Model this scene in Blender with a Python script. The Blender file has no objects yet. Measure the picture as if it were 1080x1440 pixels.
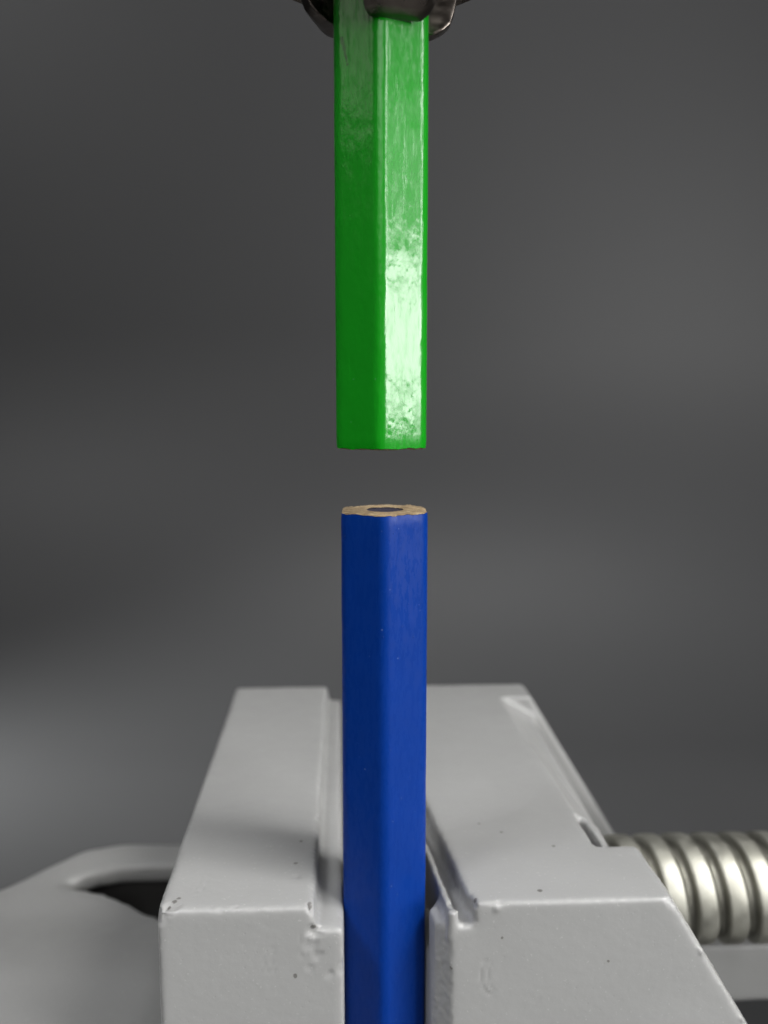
import bpy, bmesh, math, random
from mathutils import Vector, noise, Matrix
random.seed(7)
S = 0.001                      # all lengths below are written in millimetres
C = bpy.context.scene.collection
scn = bpy.context.scene

# ------------------------------------------------------------------ camera
CAMZ = 93.4; CAMY = -76.0
cam = bpy.data.cameras.new('camera'); camo = bpy.data.objects.new('camera', cam); C.objects.link(camo)
camo.location = (0, CAMY*S, CAMZ*S)
camo.rotation_euler = (math.radians(90-7.294), 0, math.radians(-2.499))
cam.sensor_width = 36; cam.sensor_height = 36; cam.sensor_fit = 'AUTO'
cam.lens = 36*1250/1440
cam.clip_start = 0.002; cam.clip_end = 20
cam.dof.use_dof = True; cam.dof.focus_distance = 0.0745; cam.dof.aperture_fstop = 26
scn.camera = camo
scn.render.resolution_x = 768; scn.render.resolution_y = 1024

# ------------------------------------------------------------------ world and lamps
w = bpy.data.worlds.new('World'); scn.world = w; w.use_nodes = True
bg = w.node_tree.nodes['Background']
bg.inputs[0].default_value = (0.92, 0.95, 1.0, 1); bg.inputs[1].default_value = 0.05
scn.view_settings.view_transform = 'Standard'; scn.view_settings.look = 'None'
scn.view_settings.exposure = 0.0; scn.view_settings.gamma = 1

def lamp(name, loc, target, size, power, col=(1, 1, 1), size_y=None):
    l = bpy.data.lights.new(name, 'AREA'); l.energy = power; l.color = col
    l.shape = 'RECTANGLE' if size_y else 'SQUARE'; l.size = size*S
    if size_y: l.size_y = size_y*S
    o = bpy.data.objects.new(name, l); C.objects.link(o)
    o.location = Vector(loc)*S
    o.rotation_euler = (Vector(target)-Vector(loc)).to_track_quat('-Z', 'Y').to_euler()
    return o
# window-like panel level with the pencils on the right
lamp('side_panel_light', (305, -215, 121), (3, 0, 100), 200, 0.92, (1, 1, 0.98), 76)
lamp('side_panel_light', (305, -215, 196), (3, 0, 110), 200, 0.05, (1, 1, 0.98), 66)  # dim panel added above to fade the green highlight upward
# gridded soft boxes high at the front right and front left
l = lamp('right_softbox', (268, -170, 410), (6, -65, 50), 230, 0.27, (1, 0.985, 0.96)); l.data.spread = math.radians(38)
l = lamp('left_softbox', (-230, -160, 410), (0, -65, 50), 130, 0.072, (0.97, 0.98, 1)); l.data.spread = math.radians(38)
l = lamp('front_softbox', (-15, -300, 235), (0, -30, 45), 200, 0.06, (1, 0.99, 0.97)); l.data.spread = math.radians(60)
lamp('left_fill', (-330, -150, 268), (3, 0, 120), 90, 0.028, (1, 0.95, 0.85))  # added dim panel for the grey sheen on the green pencil's left face
# upright strips, added to draw bright lines along the green pencil's edges
lamp('edge_line_strip', (225, -265, 215), (3, 0, 120), 45, 0.36, (1, 1, 1), 190)
lamp('edge_line_strip', (318, -118, 215), (3, 0, 120), 40, 0.36, (1, 1, 1), 190)
# added lamps: two even out the backdrop, one low makes its pale left band
l = lamp('backdrop_fill', (80, 190, 430), (80, 225, 20), 260, 0.12, (1, 1, 1), 60); l.data.spread = math.radians(80)
lamp('backdrop_fill', (-260, -40, 420), (-150, 270, 170), 120, 0.42)
l = lamp('backdrop_band_fill', (-235, 122, 24), (-60, 134, 0), 60, 0.24, (0.98, 1, 0.99), 16); l.data.spread = math.radians(50)

# ------------------------------------------------------------------ helpers
def link(name, me, mat=None, parent=None):
    o = bpy.data.objects.new(name, me); C.objects.link(o)
    if mat: me.materials.append(mat)
    if parent: o.parent = parent
    return o
def smooth(me):
    for p in me.polygons: p.use_smooth = True
def mesh(name, vs, fs, sm=True):
    me = bpy.data.meshes.new(name)
    me.from_pydata([Vector(v)*S for v in vs], [], fs); me.validate(); me.update()
    if sm: smooth(me)
    return me
def thing(name, label, cat, loc, group=None):
    o = bpy.data.objects.new(name, None); C.objects.link(o); o.empty_display_size = 0.01
    o.location = Vector(loc)*S; o['label'] = label; o['category'] = cat
    if group: o['group'] = group
    return o
def fbm(p, s, oct=3):
    return noise.fractal(Vector(p)*s, 0.6, 2.1, oct, noise_basis='PERLIN_ORIGINAL')
def closed_prism(vs, fs, a, b):
    """a, b: same-length rings of points; adds the closed solid between them"""
    n = len(a); o = len(vs); vs += list(a)+list(b)
    fs.append([o+i for i in range(n)]); fs.append([o+n+i for i in reversed(range(n))])
    for i in range(n):
        j = (i+1) % n; fs.append([o+i, o+n+i, o+n+j, o+j])
def ext_y(vs, fs, prof, y0, y1, prof1=None):
    prof1 = prof1 or prof
    closed_prism(vs, fs, [(x, y0, z) for x, z in prof], [(x, y1, z) for x, z in prof1])
def remesh(vs, fs, voxel, iters, factor=0.5, bevel=0.0):
    bm = bmesh.new()
    vv = [bm.verts.new(Vector(v)) for v in vs]
    for f in fs:
        try: bm.faces.new([vv[i] for i in f])
        except ValueError: pass
    bmesh.ops.recalc_face_normals(bm, faces=bm.faces)
    me = bpy.data.meshes.new('tmp'); bm.to_mesh(me); bm.free()
    o = bpy.data.objects.new('tmp', me); C.objects.link(o)
    m = o.modifiers.new('r', 'REMESH'); m.mode = 'VOXEL'; m.voxel_size = voxel; m.adaptivity = 0
    m = o.modifiers.new('s', 'SMOOTH'); m.iterations = iters; m.factor = factor
    dg = bpy.context.evaluated_depsgraph_get(); dg.update()
    out = bpy.data.meshes.new_from_object(o.evaluated_get(dg))
    bpy.data.objects.remove(o); bpy.data.meshes.remove(me)
    return out
def parts_of(me):
    r = [tuple(v.co) for v in me.vertices], [list(p.vertices) for p in me.polygons]
    bpy.data.meshes.remove(me); return r
def finish(me, fn):
    """displace each vertex (mm) by fn(co, normal) and scale to metres"""
    nrm = [v.normal.copy() for v in me.vertices]
    for v, n in zip(me.vertices, nrm):
        v.co = (v.co + fn(v.co, n))*S
    me.update(); smooth(me)
    return me

# ------------------------------------------------------------------ materials
def mat(name, base=(0.5, 0.5, 0.5), rough=0.5, metal=0.0, coat=0.0, spec=0.5):
    m = bpy.data.materials.new(name); m.use_nodes = True
    b = m.node_tree.nodes['Principled BSDF']
    b.inputs['Base Color'].default_value = (*base, 1); b.inputs['Roughness'].default_value = rough
    b.inputs['Metallic'].default_value = metal; b.inputs['Coat Weight'].default_value = coat
    b.inputs['Specular IOR Level'].default_value = spec
    b.inputs['Coat Roughness'].default_value = 0.12
    return m
class N:
    def __init__(s, m):
        s.t = m.node_tree; s.b = s.t.nodes['Principled BSDF']
        s.tc = s.t.nodes.new('ShaderNodeTexCoord').outputs['Object']
    def l(s, a, b): s.t.links.new(a, b)
    def mapping(s, scale, loc=(0, 0, 0)):
        n = s.t.nodes.new('ShaderNodeMapping'); s.l(s.tc, n.inputs[0])
        n.inputs['Scale'].default_value = scale; n.inputs['Location'].default_value = loc
        return n.outputs[0]
    def noise(s, scale, detail=3, rough=0.5, vec=None, dist=0):
        n = s.t.nodes.new('ShaderNodeTexNoise'); s.l(vec or s.tc, n.inputs['Vector'])
        n.inputs['Scale'].default_value = scale; n.inputs['Detail'].default_value = detail
        n.inputs['Roughness'].default_value = rough; n.inputs['Distortion'].default_value = dist
        return n.outputs['Fac']
    def voro(s, scale, vec=None):
        n = s.t.nodes.new('ShaderNodeTexVoronoi'); s.l(vec or s.tc, n.inputs['Vector'])
        n.inputs['Scale'].default_value = scale
        return n.outputs['Distance']
    def ramp(s, fac, pts):
        n = s.t.nodes.new('ShaderNodeValToRGB'); s.l(fac, n.inputs[0]); e = n.color_ramp.elements
        for i, (p, c) in enumerate(pts):
            if i > 1: e.new(p)
            e[i].position = p
            e[i].color = (*c, 1) if isinstance(c, tuple) else (c, c, c, 1)
        return n.outputs[0]
    def math(s, op, a, b):
        n = s.t.nodes.new('ShaderNodeMath'); n.operation = op
        for i, v in enumerate((a, b)):
            if isinstance(v, (int, float)): n.inputs[i].default_value = v
            else: s.l(v, n.inputs[i])
        return n.outputs[0]
    def mix(s, fac, a, b):
        n = s.t.nodes.new('ShaderNodeMix'); n.data_type = 'RGBA'
        for i, v in ((0, fac), (6, a), (7, b)):
            if isinstance(v, tuple): n.inputs[i].default_value = (*v, 1)
            elif isinstance(v, (int, float)): n.inputs[i].default_value = v
            else: s.l(v, n.inputs[i])
        return n.outputs[2]
    def bump(s, hgt, strength, dist, prev=None, to=('Normal',)):
        n = s.t.nodes.new('ShaderNodeBump'); s.l(hgt, n.inputs['Height'])
        n.inputs['Strength'].default_value = strength; n.inputs['Distance'].default_value = dist
        if prev: s.l(prev, n.inputs['Normal'])
        for t in to: s.l(n.outputs[0], s.b.inputs[t])
        return n.outputs[0]

def near_mask(n, pts):
    """1 close to any of the given points (mm), 0 elsewhere: wear marks with their own place"""
    tot = None
    wob = n.noise(2600, 2)
    for (x, y, z, r) in pts:
        d = n.t.nodes.new('ShaderNodeVectorMath'); d.operation = 'DISTANCE'
        n.l(n.tc, d.inputs[0]); d.inputs[1].default_value = (x*S, y*S, z*S)
        q = n.math('DIVIDE', d.outputs['Value'], r*S)
        q = n.math('ADD', q, n.math('MULTIPLY', n.math('SUBTRACT', wob, 0.5), 1.6))
        q = n.t.nodes.new('ShaderNodeMapRange') and q
        mr = n.t.nodes.new('ShaderNodeMapRange'); n.l(q, mr.inputs[0])
        mr.inputs[1].default_value = 1.0; mr.inputs[2].default_value = 0.7
        mr.inputs[3].default_value = 0.0; mr.inputs[4].default_value = 1.0
        tot = mr.outputs[0] if tot is None else n.math('MAXIMUM', tot, mr.outputs[0])
    return tot

def vise_paint(name, specks):
    m = mat(name, (0.4, 0.4, 0.385), 0.34, coat=0.0)
    n = N(m)
    big = n.noise(60, 3)
    col = n.ramp(big, [(0.3, (0.226, 0.226, 0.223)), (0.7, (0.243, 0.243, 0.240))])
    fleck = n.ramp(n.noise(3200, 2), [(0.66, 0.0), (0.74, 1.0)])
    col = n.mix(n.math('MULTIPLY', fleck, 0.25), col, (0.42, 0.42, 0.405))
    if specks:
        k = near_mask(n, specks)
        col = n.mix(n.math('MULTIPLY', k, 0.8), col, (0.06, 0.055, 0.05))
    n.l(col, n.b.inputs['Base Color'])
    n.l(n.ramp(n.noise(300, 3), [(0.3, 0.29), (0.7, 0.42)]), n.b.inputs['Roughness'])
    b = n.bump(n.noise(260, 2), 0.16, 0.00020)
    b = n.bump(n.noise(1500, 2, 0.5), 0.2, 0.00005, b)
    b = n.bump(n.noise(3000, 2, 0.5), 0.22, 0.00002, b)
    pit = n.ramp(n.voro(900), [(0.04, 0.0), (0.12, 1.0)])
    b = n.bump(pit, 0.2, 0.00004, b)
    return m

# ------------------------------------------------------------------ setting: dark sheet swept up behind the work
mb = mat('dark_sheet', (0.055, 0.055, 0.056), 0.5, spec=0.35)
n = N(mb)
n.l(n.ramp(n.noise(9, 3), [(0.3, (0.0525, 0.0525, 0.054)), (0.7, (0.055, 0.055, 0.0565))]), n.b.inputs['Base Color'])
n.bump(n.noise(2200, 3), 0.25, 0.0001)
prof = [(-500, 0), (-200, 0), (0, 0), (80, 0)]
R = 120.0; yb = 270.0
for i in range(0, 25):
    a = i/24*math.pi/2
    prof.append((yb-R+R*math.sin(a), R-R*math.cos(a)))
prof += [(yb, 300), (yb, 420)]
vs = []; fs = []
xs = [-600+i*50 for i in range(25)]
for (y, z) in prof:
    for x in xs: vs.append((x, y, z))
for i in range(len(prof)-1):
    for j in range(len(xs)-1):
        a = i*len(xs)+j; fs.append([a, a+1, a+1+len(xs), a+len(xs)])
bd = link('backdrop', mesh('backdrop', vs, fs), mb); bd['kind'] = 'structure'

# ------------------------------------------------------------------ vise
JT = 49.8                      # height of the jaw tops
vise = thing('drill_press_vise', 'grey painted cast metal vise clamping the blue pencil', 'vise', (6, 25, 0))
VL = Vector((6, 25, 0))
def off(me):                   # meshes are written in world millimetres: move them to the vise's own origin
    me.transform(Matrix.Translation(-VL*S)); return me
def sh(p, r): return (p[0]-VL.x, p[1]-VL.y, p[2]-VL.z, r)

paint_l = vise_paint('grey_enamel', [sh(p, r) for p, r in [
    ((-3.3, -3.3, 49.55), .34), ((-3.0, -3.8, 47.8), .3), ((-15.5, -3.2, 49.6), .22), ((-15.1, -2.6, 49.7), .24), ((-14.8, -2.1, 49.75), .2),
    ((-4.9, 3.4, 49.8), .22), ((-4.6, 7.6, 49.8), .2), ((-4.6, -4.0, 43.4), .22), ((13.6, 10.5, 49.8), .18), ((15.6, 8.6, 49.8), .2),
    ((17.2, -2.2, 49.8), .25), ((20.2, 5.6, 49.8), .18), ((9.0, -4.0, 43.7), .22), ((11.3, -3.2, 49.5), .28), ((11.6, -3.0, 49.55), .2), ((23, -4, 44), .14), ((13.5, -4, 46.5), .14)]])

def rough_paint(co, nn, amp=1.0):
    d = 0.03*fbm(co, 0.16, 2) + 0.008*fbm(co, 1.3, 2)
    e = 1-max(abs(nn.x), abs(nn.y), abs(nn.z))        # lumpy enamel on the rounded edges
    if e > 0.03 and co.y < 12: d += 0.07*min(1, e*6)*fbm(co, 2.2, 2)
    return nn*d*amp
def chips(co, spots):
    d = 0
    for (p, r, dep) in spots:
        q = (co-Vector(p)).length
        q += 0.35*r*fbm(co, 2.0/r*0.8, 2)
        if q < r:
            t = 1-q/r; d -= dep*min(1, t*2.2)
    return d
def scratch(co, pts, wd, dep):
    best = 9
    for a, b in zip(pts, pts[1:]):
        a = Vector(a); b = Vector(b); ab = b-a
        t = max(0, min(1, (co-a).dot(ab)/ab.length_squared)); best = min(best, (co-a-ab*t).length)
    if best < wd*2.2: return dep*math.cos(min(best/wd, 2.2)*math.pi/1.6)*(1 if best < wd*2.2 else 0)
    return 0

# fixed jaw
vs = []; fs = []
zt = JT; zb = 12.0
pl = [(-16.45, zb), (-16.45, zt), (-2.95, zt), (-2.75, zt-2.1), (-0.35, zt-2.1), (-0.35, zb)]
pl1 = [(-16.75, zb), (-16.75, zt), (-2.9, zt), (-2.7, zt-2.1), (-0.85, zt-2.1), (-0.35, zb)]
ext_y(vs, fs, pl, -4.0, 55.6, pl1)
me = remesh(vs, fs, 0.22, 28, 0.5)
LCH = [((-16.2, -3.7, 49.5), 1.1, .28), ((-15.3, -3.3, 49.75), .8, .2), ((-3.1, -3.7, 49.5), .6, .3), ((-2.9, -4.0, 47.6), .7, .3),
       ((-3.2, -4.1, 46.3), .7, .08), ((-2.6, -4.1, 45.3), 0.55, .1), ((-3.3, -4.1, 44.1), .45, .07), ((-0.4, -3.9, 44), .8, .14),
       ((-1.5, -4.1, 43.5), .5, .1), ((-4.6, 1, 49.8), .45, .1)]
rnd = random.Random(5)
NICKL = [((rnd.uniform(-15.5, -3.5), -3.9+rnd.uniform(0, .5), 49.7-rnd.uniform(0, .6)), rnd.uniform(.18, .36), rnd.choice((.09, .07, -.06))) for _ in range(13)] + [
    ((-16.4, -3.7, rnd.uniform(33, 48)), rnd.uniform(.2, .35), .07) for _ in range(4)] + [((-3.0, rnd.uniform(-2, 30), 49.7), rnd.uniform(.2, .4), .08) for _ in range(7)]
NICKR = [((rnd.uniform(11.5, 28), -3.9+rnd.uniform(0, .5), 49.7-rnd.uniform(0, .6)), rnd.uniform(.18, .36), rnd.choice((.09, .07, -.06))) for _ in range(15)]
for _ in range(8):
    q = rnd.uniform(0, 14); NICKR.append(((28.4+.6*q, -3.8, 49.5-q), rnd.uniform(.2, .4), rnd.choice((.08, -.06))))
def fL(co, nn):
    d = chips(co, LCH) if (abs(co.x+3) < 4 or co.x < -13) and co.y < 3 and co.z > 40 else 0
    if nn.y < -0.15 and nn.y > -0.97 or (nn.x > .2 and nn.z > .2): d += chips(co, NICKL)
    if co.y < 6 and co.z > 40:
        if co.z > 49: d += scratch(co, [(-13.2, 1.8, 49.8), (-13.0, .8, 49.8), (-13.4, -1.2, 49.8)], .14, .045)
        else:
            d += scratch(co, [(-3.8, -4, 47.3), (-4.0, -4, 46.2), (-3.9, -4, 45.4)], .13, .05)
            d += scratch(co, [(-6.7, -4, 44.0), (-7.1, -4, 45.2), (-6.6, -4, 45.9)], .13, .045)
    return rough_paint(co, nn) + nn*d
o = link('fixed_jaw', off(finish(me, fL)), paint_l, vise)

# moving jaw
vs = []; fs = []
def rj(y): return 10.75-0.118*(y+4)         # inner edge of the top
def jawsec(y, xo_top, cham=None):
    t = rj(y)
    sl = 7.4/12.2                            # slanting outer side
    out = [(xo_top+sl*(zt-zb), zb), (xo_top, zt)] if cham is None else [(cham[1]+0.25*(zt-3.1-zb), zb), (cham[1], zt-3.1), (cham[0], zt)]
    return out + [(t, zt), (t+0.25, zt-2.15), (t-1.75+0.02*y, zt-2.15), (t-1.75+0.02*y, zt-6.0), (max(t-3.1, 1.5), zt-6.6), (max(t-3.1, 1.5), zb)]
def yspan(y0, y1, xo0, xo1, c0=None, c1=None):
    ext_y(vs, fs, jawsec(y0, xo0, c0), y0, y1, jawsec(y1, xo1, c1))
yspan(-2.2, 5.6, 28.55, 28.35)
yspan(12.8, 50.0, 0, 0, (24.1, 27.35), (22.3, 27.45))
t0, t1 = rj(5), rj(13.4)                          # beside the slot through which the screw shows
ext_y(vs, fs, [(24.3, zb), (24.3, zt), (t0, zt), (t0+.25, zb)], 5.0, 13.4, [(24.1, zb), (24.1, zt), (t1, zt), (t1+.25, zb)])
ext_y(vs, fs, [(t0-1.5, zt-2.15), (t0+1, zt-2.15), (t0+1, zb), (t0-1.5, zb)], 5.0, 13.4, [(t1-1.5, zt-2.15), (t1+1, zt-2.15), (t1+1, zb), (t1-1.5, zb)])
ext_y(vs, fs, [(26.8, zt-5), (26.8, zt-1.9), (25.9, zt-1.2), (25.9, zt-5)], 6.6, 13.4, [(26.9, zt-5), (26.9, zt-1.95), (25.0, zt-.6), (25.0, zt-5)])
yspan(49.4, 55.6, 27.1, 27.0)
# front slice, its inner corner cut back at an angle
fr = [(28.45+7.4/12.2*(zt-zb), zb), (28.45, zt), (10.9, zt), (11.1, zt-2.15), (9.0, zt-2.15), (9.0, zb)]
ext_y(vs, fs, fr, -4.0, -1.0)
a = [(9.3, -4.0), (7.75, -2.6), (7.25, -0.8), (9.3, 2.5)]
closed_prism(vs, fs, [(x, y, zt-2.3) for x, y in a], [(x, y, zb) for x, y in a])
vs, fs = parts_of(remesh(vs, fs, 0.22, 15, 0.5))
# fill under the lip ahead of the groove, and the thin raised lip itself
lip = [(9.2, -3.7), (8.95, -1.2), (8.55, 2.0), (8.15, 6.0), (7.4, 12.0), (6.2, 22.0), (4.6, 36)]
for (x0, y0), (x1, y1) in zip(lip, lip[1:]):
    closed_prism(vs, fs, [(x0-.38, y0-.1, zt-6), (x0-.3, y0-.1, zt-1.15), (x0+.3, y0-.1, zt-1.15), (x0+.55, y0-.1, zt-6)],
                         [(x1-.38, y1+.1, zt-6), (x1-.3, y1+.1, zt-1.15), (x1+.3, y1+.1, zt-1.15), (x1+.55, y1+.1, zt-6)])
closed_prism(vs, fs, [(9.2+.5*math.cos(k*math.pi/4), -3.55+.5*math.sin(k*math.pi/4), zt-.95) for k in range(8)],
                     [(9.2+.6*math.cos(k*math.pi/4), -3.5+.55*math.sin(k*math.pi/4), zt-3.5) for k in range(8)])
me = remesh(vs, fs, 0.22, 5, 0.5)
RCH = [((11.0, -3.5, 49.5), .6, .2), ((9.1, -2.0, 48.7), .35, .18), ((13.0, -4.0, 49.3), .4, -.12), ((28.5, -4.0, 49.3), .6, .12), ((32.5, -4, 43.5), .5, .1)]
def fR(co, nn):
    d = chips(co, RCH) if co.y < 3 and co.z > 40 else 0
    if co.y < -2.5 and nn.y > -0.97: d += chips(co, NICKR)
    if co.y < -2 and co.z > 40:
        d += scratch(co, [(12.15, -4, 44.2), (12.0, -4, 43.0), (12.15, -4, 41.9), (12.6, -4, 41.4)], .14, .09)
        d += scratch(co, [(16.3, -4, 41.0), (16.6, -4, 40.6)], .12, .04)
    return rough_paint(co, nn) + nn*d
o = link('moving_jaw', off(finish(me, fR)), paint_l, vise)

# vise body behind the fixed jaw: a cast ear with a mounting slot
def sstep(a, b, x):
    t = max(0, min(1, (x-a)/(b-a))); return t*t*(3-2*t)
outline = [(-16, 54), (-26.5, 54.2), (-34.7, 54.5), (-39.7, 53.2), (-44.8, 49.3), (-49.2, 44.8), (-56, 39), (-63, 31), (-67, 22), (-67, 10), (-62, 2), (-52, -3), (-16, -4)]
hole = [(-40.9, 44.0), (-39.8, 45.2), (-36.5, 46.9), (-32, 48.0), (-25, 48.2), (-17.5, 47.2), (-17.5, 29), (-21, 31.5), (-25.2, 34.9), (-29.3, 38.4), (-33, 40.8), (-37.5, 42.3)]
def inside(p, poly):
    x, y = p; c = False; j = len(poly)-1
    for i in range(len(poly)):
        xi, yi = poly[i]; xj, yj = poly[j]
        if (yi > y) != (yj > y) and x < (xj-xi)*(y-yi)/(yj-yi)+xi: c = not c
        j = i
    return c
def pdist(p, poly):
    best = 1e9; P = Vector(p)
    for i in range(len(poly)):
        a = Vector(poly[i-1]); b = Vector(poly[i]); ab = b-a
        t = max(0, min(1, (P-a).dot(ab)/ab.length_squared)); best = min(best, (P-a-ab*t).length)
    return best
g = 0.8; nx = int(54/g)+1; ny = int(62/g)+1
tops = {}; bots = {}; vs = []; fs = []
def hz(x, y):
    z = 25.4 + 1.2*sstep(46, 53, y) - 1.3*sstep(34, 14, y) - 6*sstep(14, -6, y)
    z -= 2.5*sstep(-46, -66, x)
    z += 2.6*sstep(38, 20, y)*sstep(-16, -24, x)
    do = pdist((x, y), outline)
    z -= 1.6*(1-sstep(0, 2.2, do))
    if inside((x, y), hole):
        dh = pdist((x, y), hole)
        sl = 1.3 if x < -39 else 0.0
        z -= min(22, (dh+0.1)*sl*sl)
    return z
cells = set()
for i in range(nx):
    for j in range(ny):
        x = -69.5+i*g; y = -5+j*g
        c_ = (x+g/2, y+g/2)
        if inside(c_, outline) and not (x > -39.3 and inside(c_, hole)) and hz(*c_) > 20: cells.add((i, j))
def vt(i, j, top):
    d = tops if top else bots
    if (i, j) not in d:
        x = -69.5+i*g; y = -5+j*g
        d[(i, j)] = len(vs); h_ = hz(x, y)
        vs.append((x, y, max(11, h_) if top else h_-3.0))
    return d[(i, j)]
for (i, j) in cells:
    q = [(i, j), (i+1, j), (i+1, j+1), (i, j+1)]
    fs.append([vt(*k, True) for k in q]); fs.append([vt(*k, False) for k in reversed(q)])
    for (di, dj), (a, b) in {(0, -1): (0, 1), (1, 0): (1, 2), (0, 1): (2, 3), (-1, 0): (3, 0)}.items():
        if (i+di, j+dj) not in cells:
            fs.append([vt(*q[b], True), vt(*q[a], True), vt(*q[a], False), vt(*q[b], False)])
me = remesh(vs, fs, 0.6, 12, 0.5)
paint_b = vise_paint('grey_enamel_body', [])
link('body_casting', off(finish(me, lambda c, nn: nn*0.12*fbm(c, 0.12, 2))), paint_b, vise)

shade_black = mat('slot_shade_black', (0.03, 0.029, 0.028), 0.8)  # near-black liner added inside the casting to deepen the shade seen through the slot
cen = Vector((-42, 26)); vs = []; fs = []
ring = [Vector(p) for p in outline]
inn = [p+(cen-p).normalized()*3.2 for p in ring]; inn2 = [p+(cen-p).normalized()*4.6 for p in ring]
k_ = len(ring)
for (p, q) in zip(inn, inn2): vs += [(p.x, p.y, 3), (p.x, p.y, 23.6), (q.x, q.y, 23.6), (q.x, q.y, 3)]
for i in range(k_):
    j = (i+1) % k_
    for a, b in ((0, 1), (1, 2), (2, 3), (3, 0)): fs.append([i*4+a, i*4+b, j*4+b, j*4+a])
link('slot_shade_liner', off(mesh('shade_liner', vs, fs, False)), shade_black, vise)

# the bed: two slide rails under the moving jaw and an end block that carries the screw
def box_rm(name, boxes, vox=0.6, it=4):
    vs = []; fs = []
    for (x0, x1, y0, y1, z0, z1) in boxes:
        closed_prism(vs, fs, [(x0, y0, z0), (x1, y0, z0), (x1, y1, z0), (x0, y1, z0)], [(x0, y0, z1), (x1, y0, z1), (x1, y1, z1), (x0, y1, z1)])
    return link(name, off(finish(remesh(vs, fs, vox, it), lambda c, nn: nn*0.08*fbm(c, 0.2, 2))), paint_b, vise)
box_rm('slide_rail', [(-16, 112, 31, 44, 13.5, 21.6)])
box_rm('slide_rail', [(-16, 112, 6, 17, 5, 11.5)])
box_rm('screw_block', [(104, 118, 4, 48, 3, 44)])

# lead screw: one helical trapezoid thread
ms = mat('zinc_plated_steel', (0.62, 0.6, 0.5), 0.3, 1.0)
n = N(ms)
sx = n.t.nodes.new('ShaderNodeSeparateXYZ'); n.l(n.tc, sx.inputs[0])
rad = n.math('SQRT', n.math('ADD', n.math('POWER', n.math('ADD', sx.outputs[1], 0.0), 2.0), n.math('POWER', n.math('SUBTRACT', sx.outputs[2], 33.6*S), 2.0)), 0)
rad = n.math('ADD', rad, n.math('MULTIPLY', n.noise(500, 3), 0.0008))
groove_shade = n.ramp(n.math('MULTIPLY', n.math('SUBTRACT', rad, 5.35*S), 500.0), [(0.25, 1.0), (0.75, 0.0)])  # darker colour in the thread grooves, standing in for shade
steel = n.ramp(n.noise(260, 4, 0.6), [(0.3, (0.29, 0.285, 0.25)), (0.65, (0.41, 0.405, 0.36))])
n.l(n.mix(n.math('MULTIPLY', groove_shade, 0.6), steel, (0.05, 0.048, 0.035)), n.b.inputs['Base Color'])
n.l(n.ramp(n.noise(500, 3), [(0.3, 0.44), (0.7, 0.6)]), n.b.inputs['Roughness'])
n.bump(n.noise(1, 3, vec=n.mapping((2600, 260, 260))), 0.12, 0.0001)
pitch = 3.62; segs = 72; per = 32; x0 = 8; x1 = 104
L = int((x1-x0)/pitch*per)
def thr(ph):
    ph = ph % 1.0
    def tri(a, b, p): return sstep(a, b, p)
    h = tri(0.03, 0.13, ph)*(1-tri(0.66, 0.90, ph))
    return 5.5 + 0.9*h - 0.07*abs((ph-0.35)/0.3)**2*h
vs = []; fs = []
for i in range(L+1):
    x = x0+i*pitch/per
    for k in range(segs):
        a = 2*math.pi*k/segs
        r = thr(i/per - k/segs + 0.5)
        vs.append((x, 25+r*math.cos(a), 33.6+r*math.sin(a)))
for i in range(L):
    for k in range(segs):
        k2 = (k+1) % segs
        fs.append([i*segs+k, i*segs+k2, (i+1)*segs+k2, (i+1)*segs+k])
fs.append([k for k in range(segs)]); fs.append([L*segs+k for k in reversed(range(segs))])
link('lead_screw', off(mesh('lead_screw', vs, fs)), ms, vise)

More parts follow.
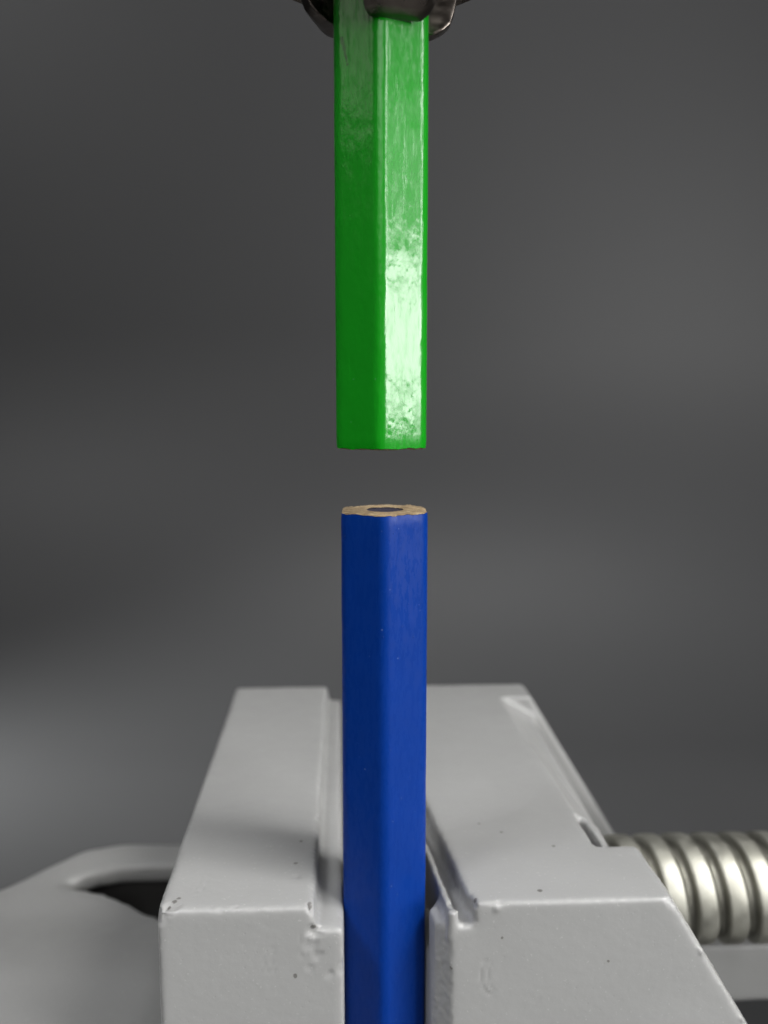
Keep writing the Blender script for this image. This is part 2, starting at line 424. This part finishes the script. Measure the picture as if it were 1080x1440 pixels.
# ------------------------------------------------------------------ pencils
def hex_pt(t, R_, rot, rc):
    """rounded hexagon outline: t in 0..1, apothem R_, corner radius rc, face normal angle rot"""
    k = int(t*6) % 6; u = t*6-int(t*6)
    na = rot + k*math.pi/3                     # segment from the middle of face k to the middle of face k+1
    half = (R_-rc)*math.tan(math.pi/6)
    arc = rc*math.pi/3; tot = 2*half+arc
    s = u*tot
    n0 = Vector((math.cos(na), math.sin(na))); t0 = Vector((-n0.y, n0.x))
    if s < half: return n0*R_ + t0*s, n0
    c = n0*(R_-rc)+t0*half
    if s < half+arc:
        a = na+(s-half)/rc; nn = Vector((math.cos(a), math.sin(a))); return c+nn*rc, nn
    a = na+math.pi/3; n1 = Vector((math.cos(a), math.sin(a))); t1 = Vector((-n1.y, n1.x))
    return n1*R_ - t1*(tot-s), n1
def pencil(name, label, cx, cy, z0, z1, R_, rot, rc, lacquer, wood, leadm, cut_top, lead_r, seed):
    """cut_top True: the cut end is at z1, else at z0"""
    root = thing(name, label, 'pencil', (cx, cy, z0))
    n_ = 144; vs = []; fs = []
    zs = []; h = z1-z0; k = 0; dz = 0.4
    m_ = int(h/dz)
    cut = z1 if cut_top else z0
    sgn = 1 if cut_top else -1
    sd = Vector((seed, seed*.7, 0))
    def rim(p):                                 # ragged height of the cut rim
        q = Vector((p.x, p.y, 0))
        return sgn*(0.09*fbm(q+sd, 0.8, 2) + 0.03*fbm(q+sd, 3.5, 2))
    for i in range(m_+1):
        z = z0+h*i/m_
        dcut = abs(cut-z)
        for j in range(n_):
            p, nn = hex_pt(j/n_, R_, rot, rc)
            q = Vector((p.x, p.y, z*0.35))+sd
            dd = 0.02*fbm(q, 0.6, 2) + 0.007*fbm(Vector((p.x, p.y, z))+sd, 1.9, 2)
            if dcut < 0.5: dd -= 0.05*(1-dcut/0.5)
            p = p+nn*dd
            zz = z + (rim(p)*max(0, 1-dcut/1.2))
            vs.append((p.x, p.y, zz-z0))
    for i in range(m_):
        for j in range(n_):
            j2 = (j+1) % n_; fs.append([i*n_+j, i*n_+j2, (i+1)*n_+j2, (i+1)*n_+j])
    link('lacquered_body', mesh('body', vs, fs), lacquer, root)
    # the sawn wood of the end, from just inside the lacquer to the lead
    vs = []; fs = []; rings = 12
    lc = Vector((0.05, 0.0))
    for r in range(rings+1):
        t = r/rings
        for j in range(n_):
            p, nn = hex_pt(j/n_, R_-0.045, rot, rc)
            a = math.atan2(p.y, p.x); e = lc+Vector((math.cos(a), math.sin(a)))*lead_r
            q = p*(1-t)+e*t
            zz = cut-z0+rim(p*1.0)*(1-t*.3) if r == 0 else cut-z0
            zz += sgn*(0.10*sstep(0, .15, t) if r else 0.03)
            if r:
                amp = (0.6-0.35*t)*math.sin(min(1, t*3)*math.pi/2)
                zz += sgn*(0.13*fbm(Vector((q.x, q.y*0.6, seed)), 1.3, 3)*amp + 0.07*fbm(Vector((q.x, q.y, seed+4)), 5, 2)*amp)
                if q.x > 1.4: zz += sgn*0.22*sstep(1.4, 2.3, q.x)*(1-sstep(2.3, 3.5, q.x))*amp*sstep(-3, 1, q.y)
            
            vs.append((q.x, q.y, zz))
    for r in range(rings):
        for j in range(n_):
            j2 = (j+1) % n_; fs.append([r*n_+j, r*n_+j2, (r+1)*n_+j2, (r+1)*n_+j])
    link('wood_end', mesh('wood', vs, fs), wood, root)
    vs = []; fs = []; rr = 8; m2 = 48
    for r in range(rr+1):
        for j in range(m2):
            a = 2*math.pi*j/m2; q = lc+Vector((math.cos(a), math.sin(a)))*(lead_r+.05)*(1-r/rr*0.999)
            vs.append((q.x, q.y, cut-z0+sgn*(0.04-0.05*sstep(0, .3, r/rr)+0.05*fbm(Vector((q.x, q.y, seed+9)), 2.0, 3))))
    for r in range(rr):
        for j in range(m2):
            j2 = (j+1) % m2; fs.append([r*m2+j, r*m2+j2, (r+1)*m2+j2, (r+1)*m2+j])
    link('coloured_lead', mesh('lead', vs, fs), leadm, root)
    return root

def lacquer(name, base, rough, coat_rough, flecks, wavy, coat=0.9, var=1.0, marks=None):
    m = mat(name, base, rough, coat=coat, spec=0.12); n = N(m)
    n.b.inputs['Coat Roughness'].default_value = coat_rough
    d = n.noise(260, 3)
    dark = tuple(c*0.86 for c in base)
    col = n.mix(d, base, dark)
    if marks: col = n.mix(n.math('MULTIPLY', near_mask(n, marks), 0.6), col, (0.004, 0.03, 0.004))
    dust = n.ramp(n.voro(1300), [(0.05, 1.0), (0.11, 0.0)])
    few = n.ramp(n.noise(700, 2), [(0.56, 0.0), (0.64, 1.0)])
    col = n.mix(n.math('MULTIPLY', n.math('MULTIPLY', dust, few), flecks*0.45), col, (0.35, 0.42, 0.55))
    n.l(col, n.b.inputs['Base Color'])
    st = n.noise(1, 4, 0.6, vec=n.mapping((2100, 2100, 520)), dist=0.2)
    sp = n.noise(1, 3, 0.6, vec=n.mapping((4200, 4200, 1500)))
    cr = n.ramp(n.noise(1, 4, 0.65, vec=n.mapping((2400, 2400, 620), (3, 1, 2)), dist=0.2), [(0.38, coat_rough*(1-.3*var)), (0.62, coat_rough*(1+1.5*var))])
    n.l(cr, n.b.inputs['Coat Roughness'])
    b = n.bump(st, wavy, 0.00010, to=('Normal', 'Coat Normal'))
    b = n.bump(sp, wavy*0.6, 0.00003, b, to=('Normal', 'Coat Normal'))
    b = n.bump(n.noise(1, 2, 0.5, vec=n.mapping((900, 900, 620), (4, 4, 1))), wavy*1.9, 0.00012, b, to=('Normal', 'Coat Normal'))
    ln = n.ramp(n.noise(1, 2, 0.5, vec=n.mapping((5200, 5200, 160), (1, 5, 2))), [(0.28, 1.0), (0.36, 0.0)])
    b = n.bump(ln, wavy*1.2, 0.00002, b, to=('Normal', 'Coat Normal'))
    dots = n.ramp(n.voro(1100), [(0.03, 1.0), (0.09, 0.0)])
    sel = n.ramp(n.noise(500, 2), [(0.5, 0.0), (0.58, 1.0)])
    b = n.bump(n.math('MULTIPLY', dots, sel), flecks, 0.00006, b, to=('Normal', 'Coat Normal'))
    return m
green = lacquer('green_lacquer', (0.002, 0.205, 0.004), 0.4, 0.10, 0.2, 0.2, 0.85, 0.8,
                [(-3.14+.045*i, -2.34-.03*i, 31.5-.21*i, .21-.008*i) for i in range(10)])
blue = lacquer('blue_lacquer', (0.0001, 0.024, 0.18), 0.5, 0.22, 0.6, 0.12, 0.2, 0.6)
blue.node_tree.nodes['Principled BSDF'].inputs['Specular IOR Level'].default_value = 0.06
wood = mat('pencil_wood', (0.45, 0.3, 0.15), 0.85); n = N(wood)
c = n.ramp(n.noise(1, 4, 0.65, vec=n.mapping((900, 2600, 900))), [(0.3, (0.13, 0.085, 0.045)), (0.52, (0.24, 0.17, 0.09)), (0.72, (0.43, 0.36, 0.225))])
n.l(c, n.b.inputs['Base Color']); n.bump(n.noise(3000, 3), 0.7, 0.00012)
blead = mat('blue_lead', (0.02, 0.017, 0.032), 0.6); n = N(blead); n.bump(n.noise(2500, 3), 0.6, 0.0001)
glead = mat('green_lead', (0.02, 0.14, 0.03), 0.6); n = N(glead); n.bump(n.noise(2500, 3), 0.6, 0.0001)

FA = -math.pi/2                                 # angle of a face that looks at the camera
pencil('blue_pencil', 'blue hexagonal pencil stub standing upright in the vise, bare wood end up', 3.43, 2.1, 6.0, CAMZ-9.88, 3.76,
       FA+math.radians(28), 1.15, blue, wood, blead, True, 1.62, 3.1)
pencil('green_pencil', 'glossy green hexagonal pencil hanging from the drill chuck, cut end down', 3.08, -1.0, CAMZ-4.05, CAMZ+48, 3.72,
       FA+math.radians(26), 1.2, green, wood, glead, False, 1.62, 8.3)

# ------------------------------------------------------------------ drill chuck
chuck = thing('drill_chuck', 'dark steel drill chuck gripping the green pencil with three jaws', 'drill chuck', (3.08, -1.0, CAMZ+28))
mj = mat('dark_tool_steel', (0.2, 0.18, 0.165), 0.3, 1.0); n = N(mj)
n.l(n.ramp(n.noise(350, 3), [(0.3, (0.08, 0.068, 0.06)), (0.7, (0.16, 0.138, 0.122))]), n.b.inputs['Base Color'])
n.l(n.ramp(n.noise(700, 3), [(0.3, 0.24), (0.7, 0.42)]), n.b.inputs['Roughness'])
n.bump(n.noise(1, 3, vec=n.mapping((400, 400, 3000))), 0.15, 0.00006)
def chuck_jaw():
    # local: +x is outward from the pencil, z up from the jaw tip
    def sec(z, r0, r1, w0, w1): return [(r0, -w0, z), (r0, w0, z), (r1-0.8, w1, z), (r1, w1-0.9, z), (r1, -w1+0.9, z), (r1-0.8, -w1, z)]
    secs = [sec(0, 3.6, 4.6, 1.4, 2.2), sec(0.35, 3.5, 5.2, 1.5, 2.65), sec(0.9, 3.5, 5.75, 1.6, 2.9), sec(1.8, 3.5, 6.15, 1.6, 2.95), sec(3, 3.5, 6.5, 1.6, 2.9), sec(16, 3.5, 9.2, 1.6, 3.1)]
    vs = []; fs = []
    for s in secs: vs += s
    fs.append([5, 4, 3, 2, 1, 0]); m_ = len(secs)
    for i in range(m_-1):
        for k in range(6):
            k2 = (k+1) % 6; fs.append([i*6+k, i*6+k2, (i+1)*6+k2, (i+1)*6+k])
    fs.append([(m_-1)*6+k for k in range(6)])
    me = remesh(vs, fs, 0.11, 18, 0.5)
    return finish(me, lambda c_, nn: nn*0.02*fbm(c_, 1.0, 2))
jm = chuck_jaw(); jm.materials.append(mj)
for az, dz in ((13, 0.4), (-107, 1.4), (131, 1.15)):      # azimuth measured from the camera side towards the right
    o = bpy.data.objects.new('chuck_jaw', jm); C.objects.link(o); o.parent = chuck
    o.location = (0, 0, dz*S); o.rotation_euler = (0, 0, math.radians(az-90))
# nose and sleeve of the chuck, above the frame
prof = [(9.6, 6.5), (10.2, 6.1), (14, 9.5), (18.5, 17), (19.5, 18), (20, 20), (20, 24), (19, 24.6), (19, 50), (18, 52), (7, 52), (7, 75), (0.01, 75)]
vs = []; fs = []; sg = 64
for r, z in prof:
    for k in range(sg):
        a = 2*math.pi*k/sg; vs.append((r*math.cos(a), r*math.sin(a), z))
for i in range(len(prof)-1):
    for k in range(sg):
        k2 = (k+1) % sg; fs.append([i*sg+k, i*sg+k2, (i+1)*sg+k2, (i+1)*sg+k])
fs.append([k for k in reversed(range(sg))])
link('sleeve', mesh('sleeve', vs, fs, False), mj, chuck)
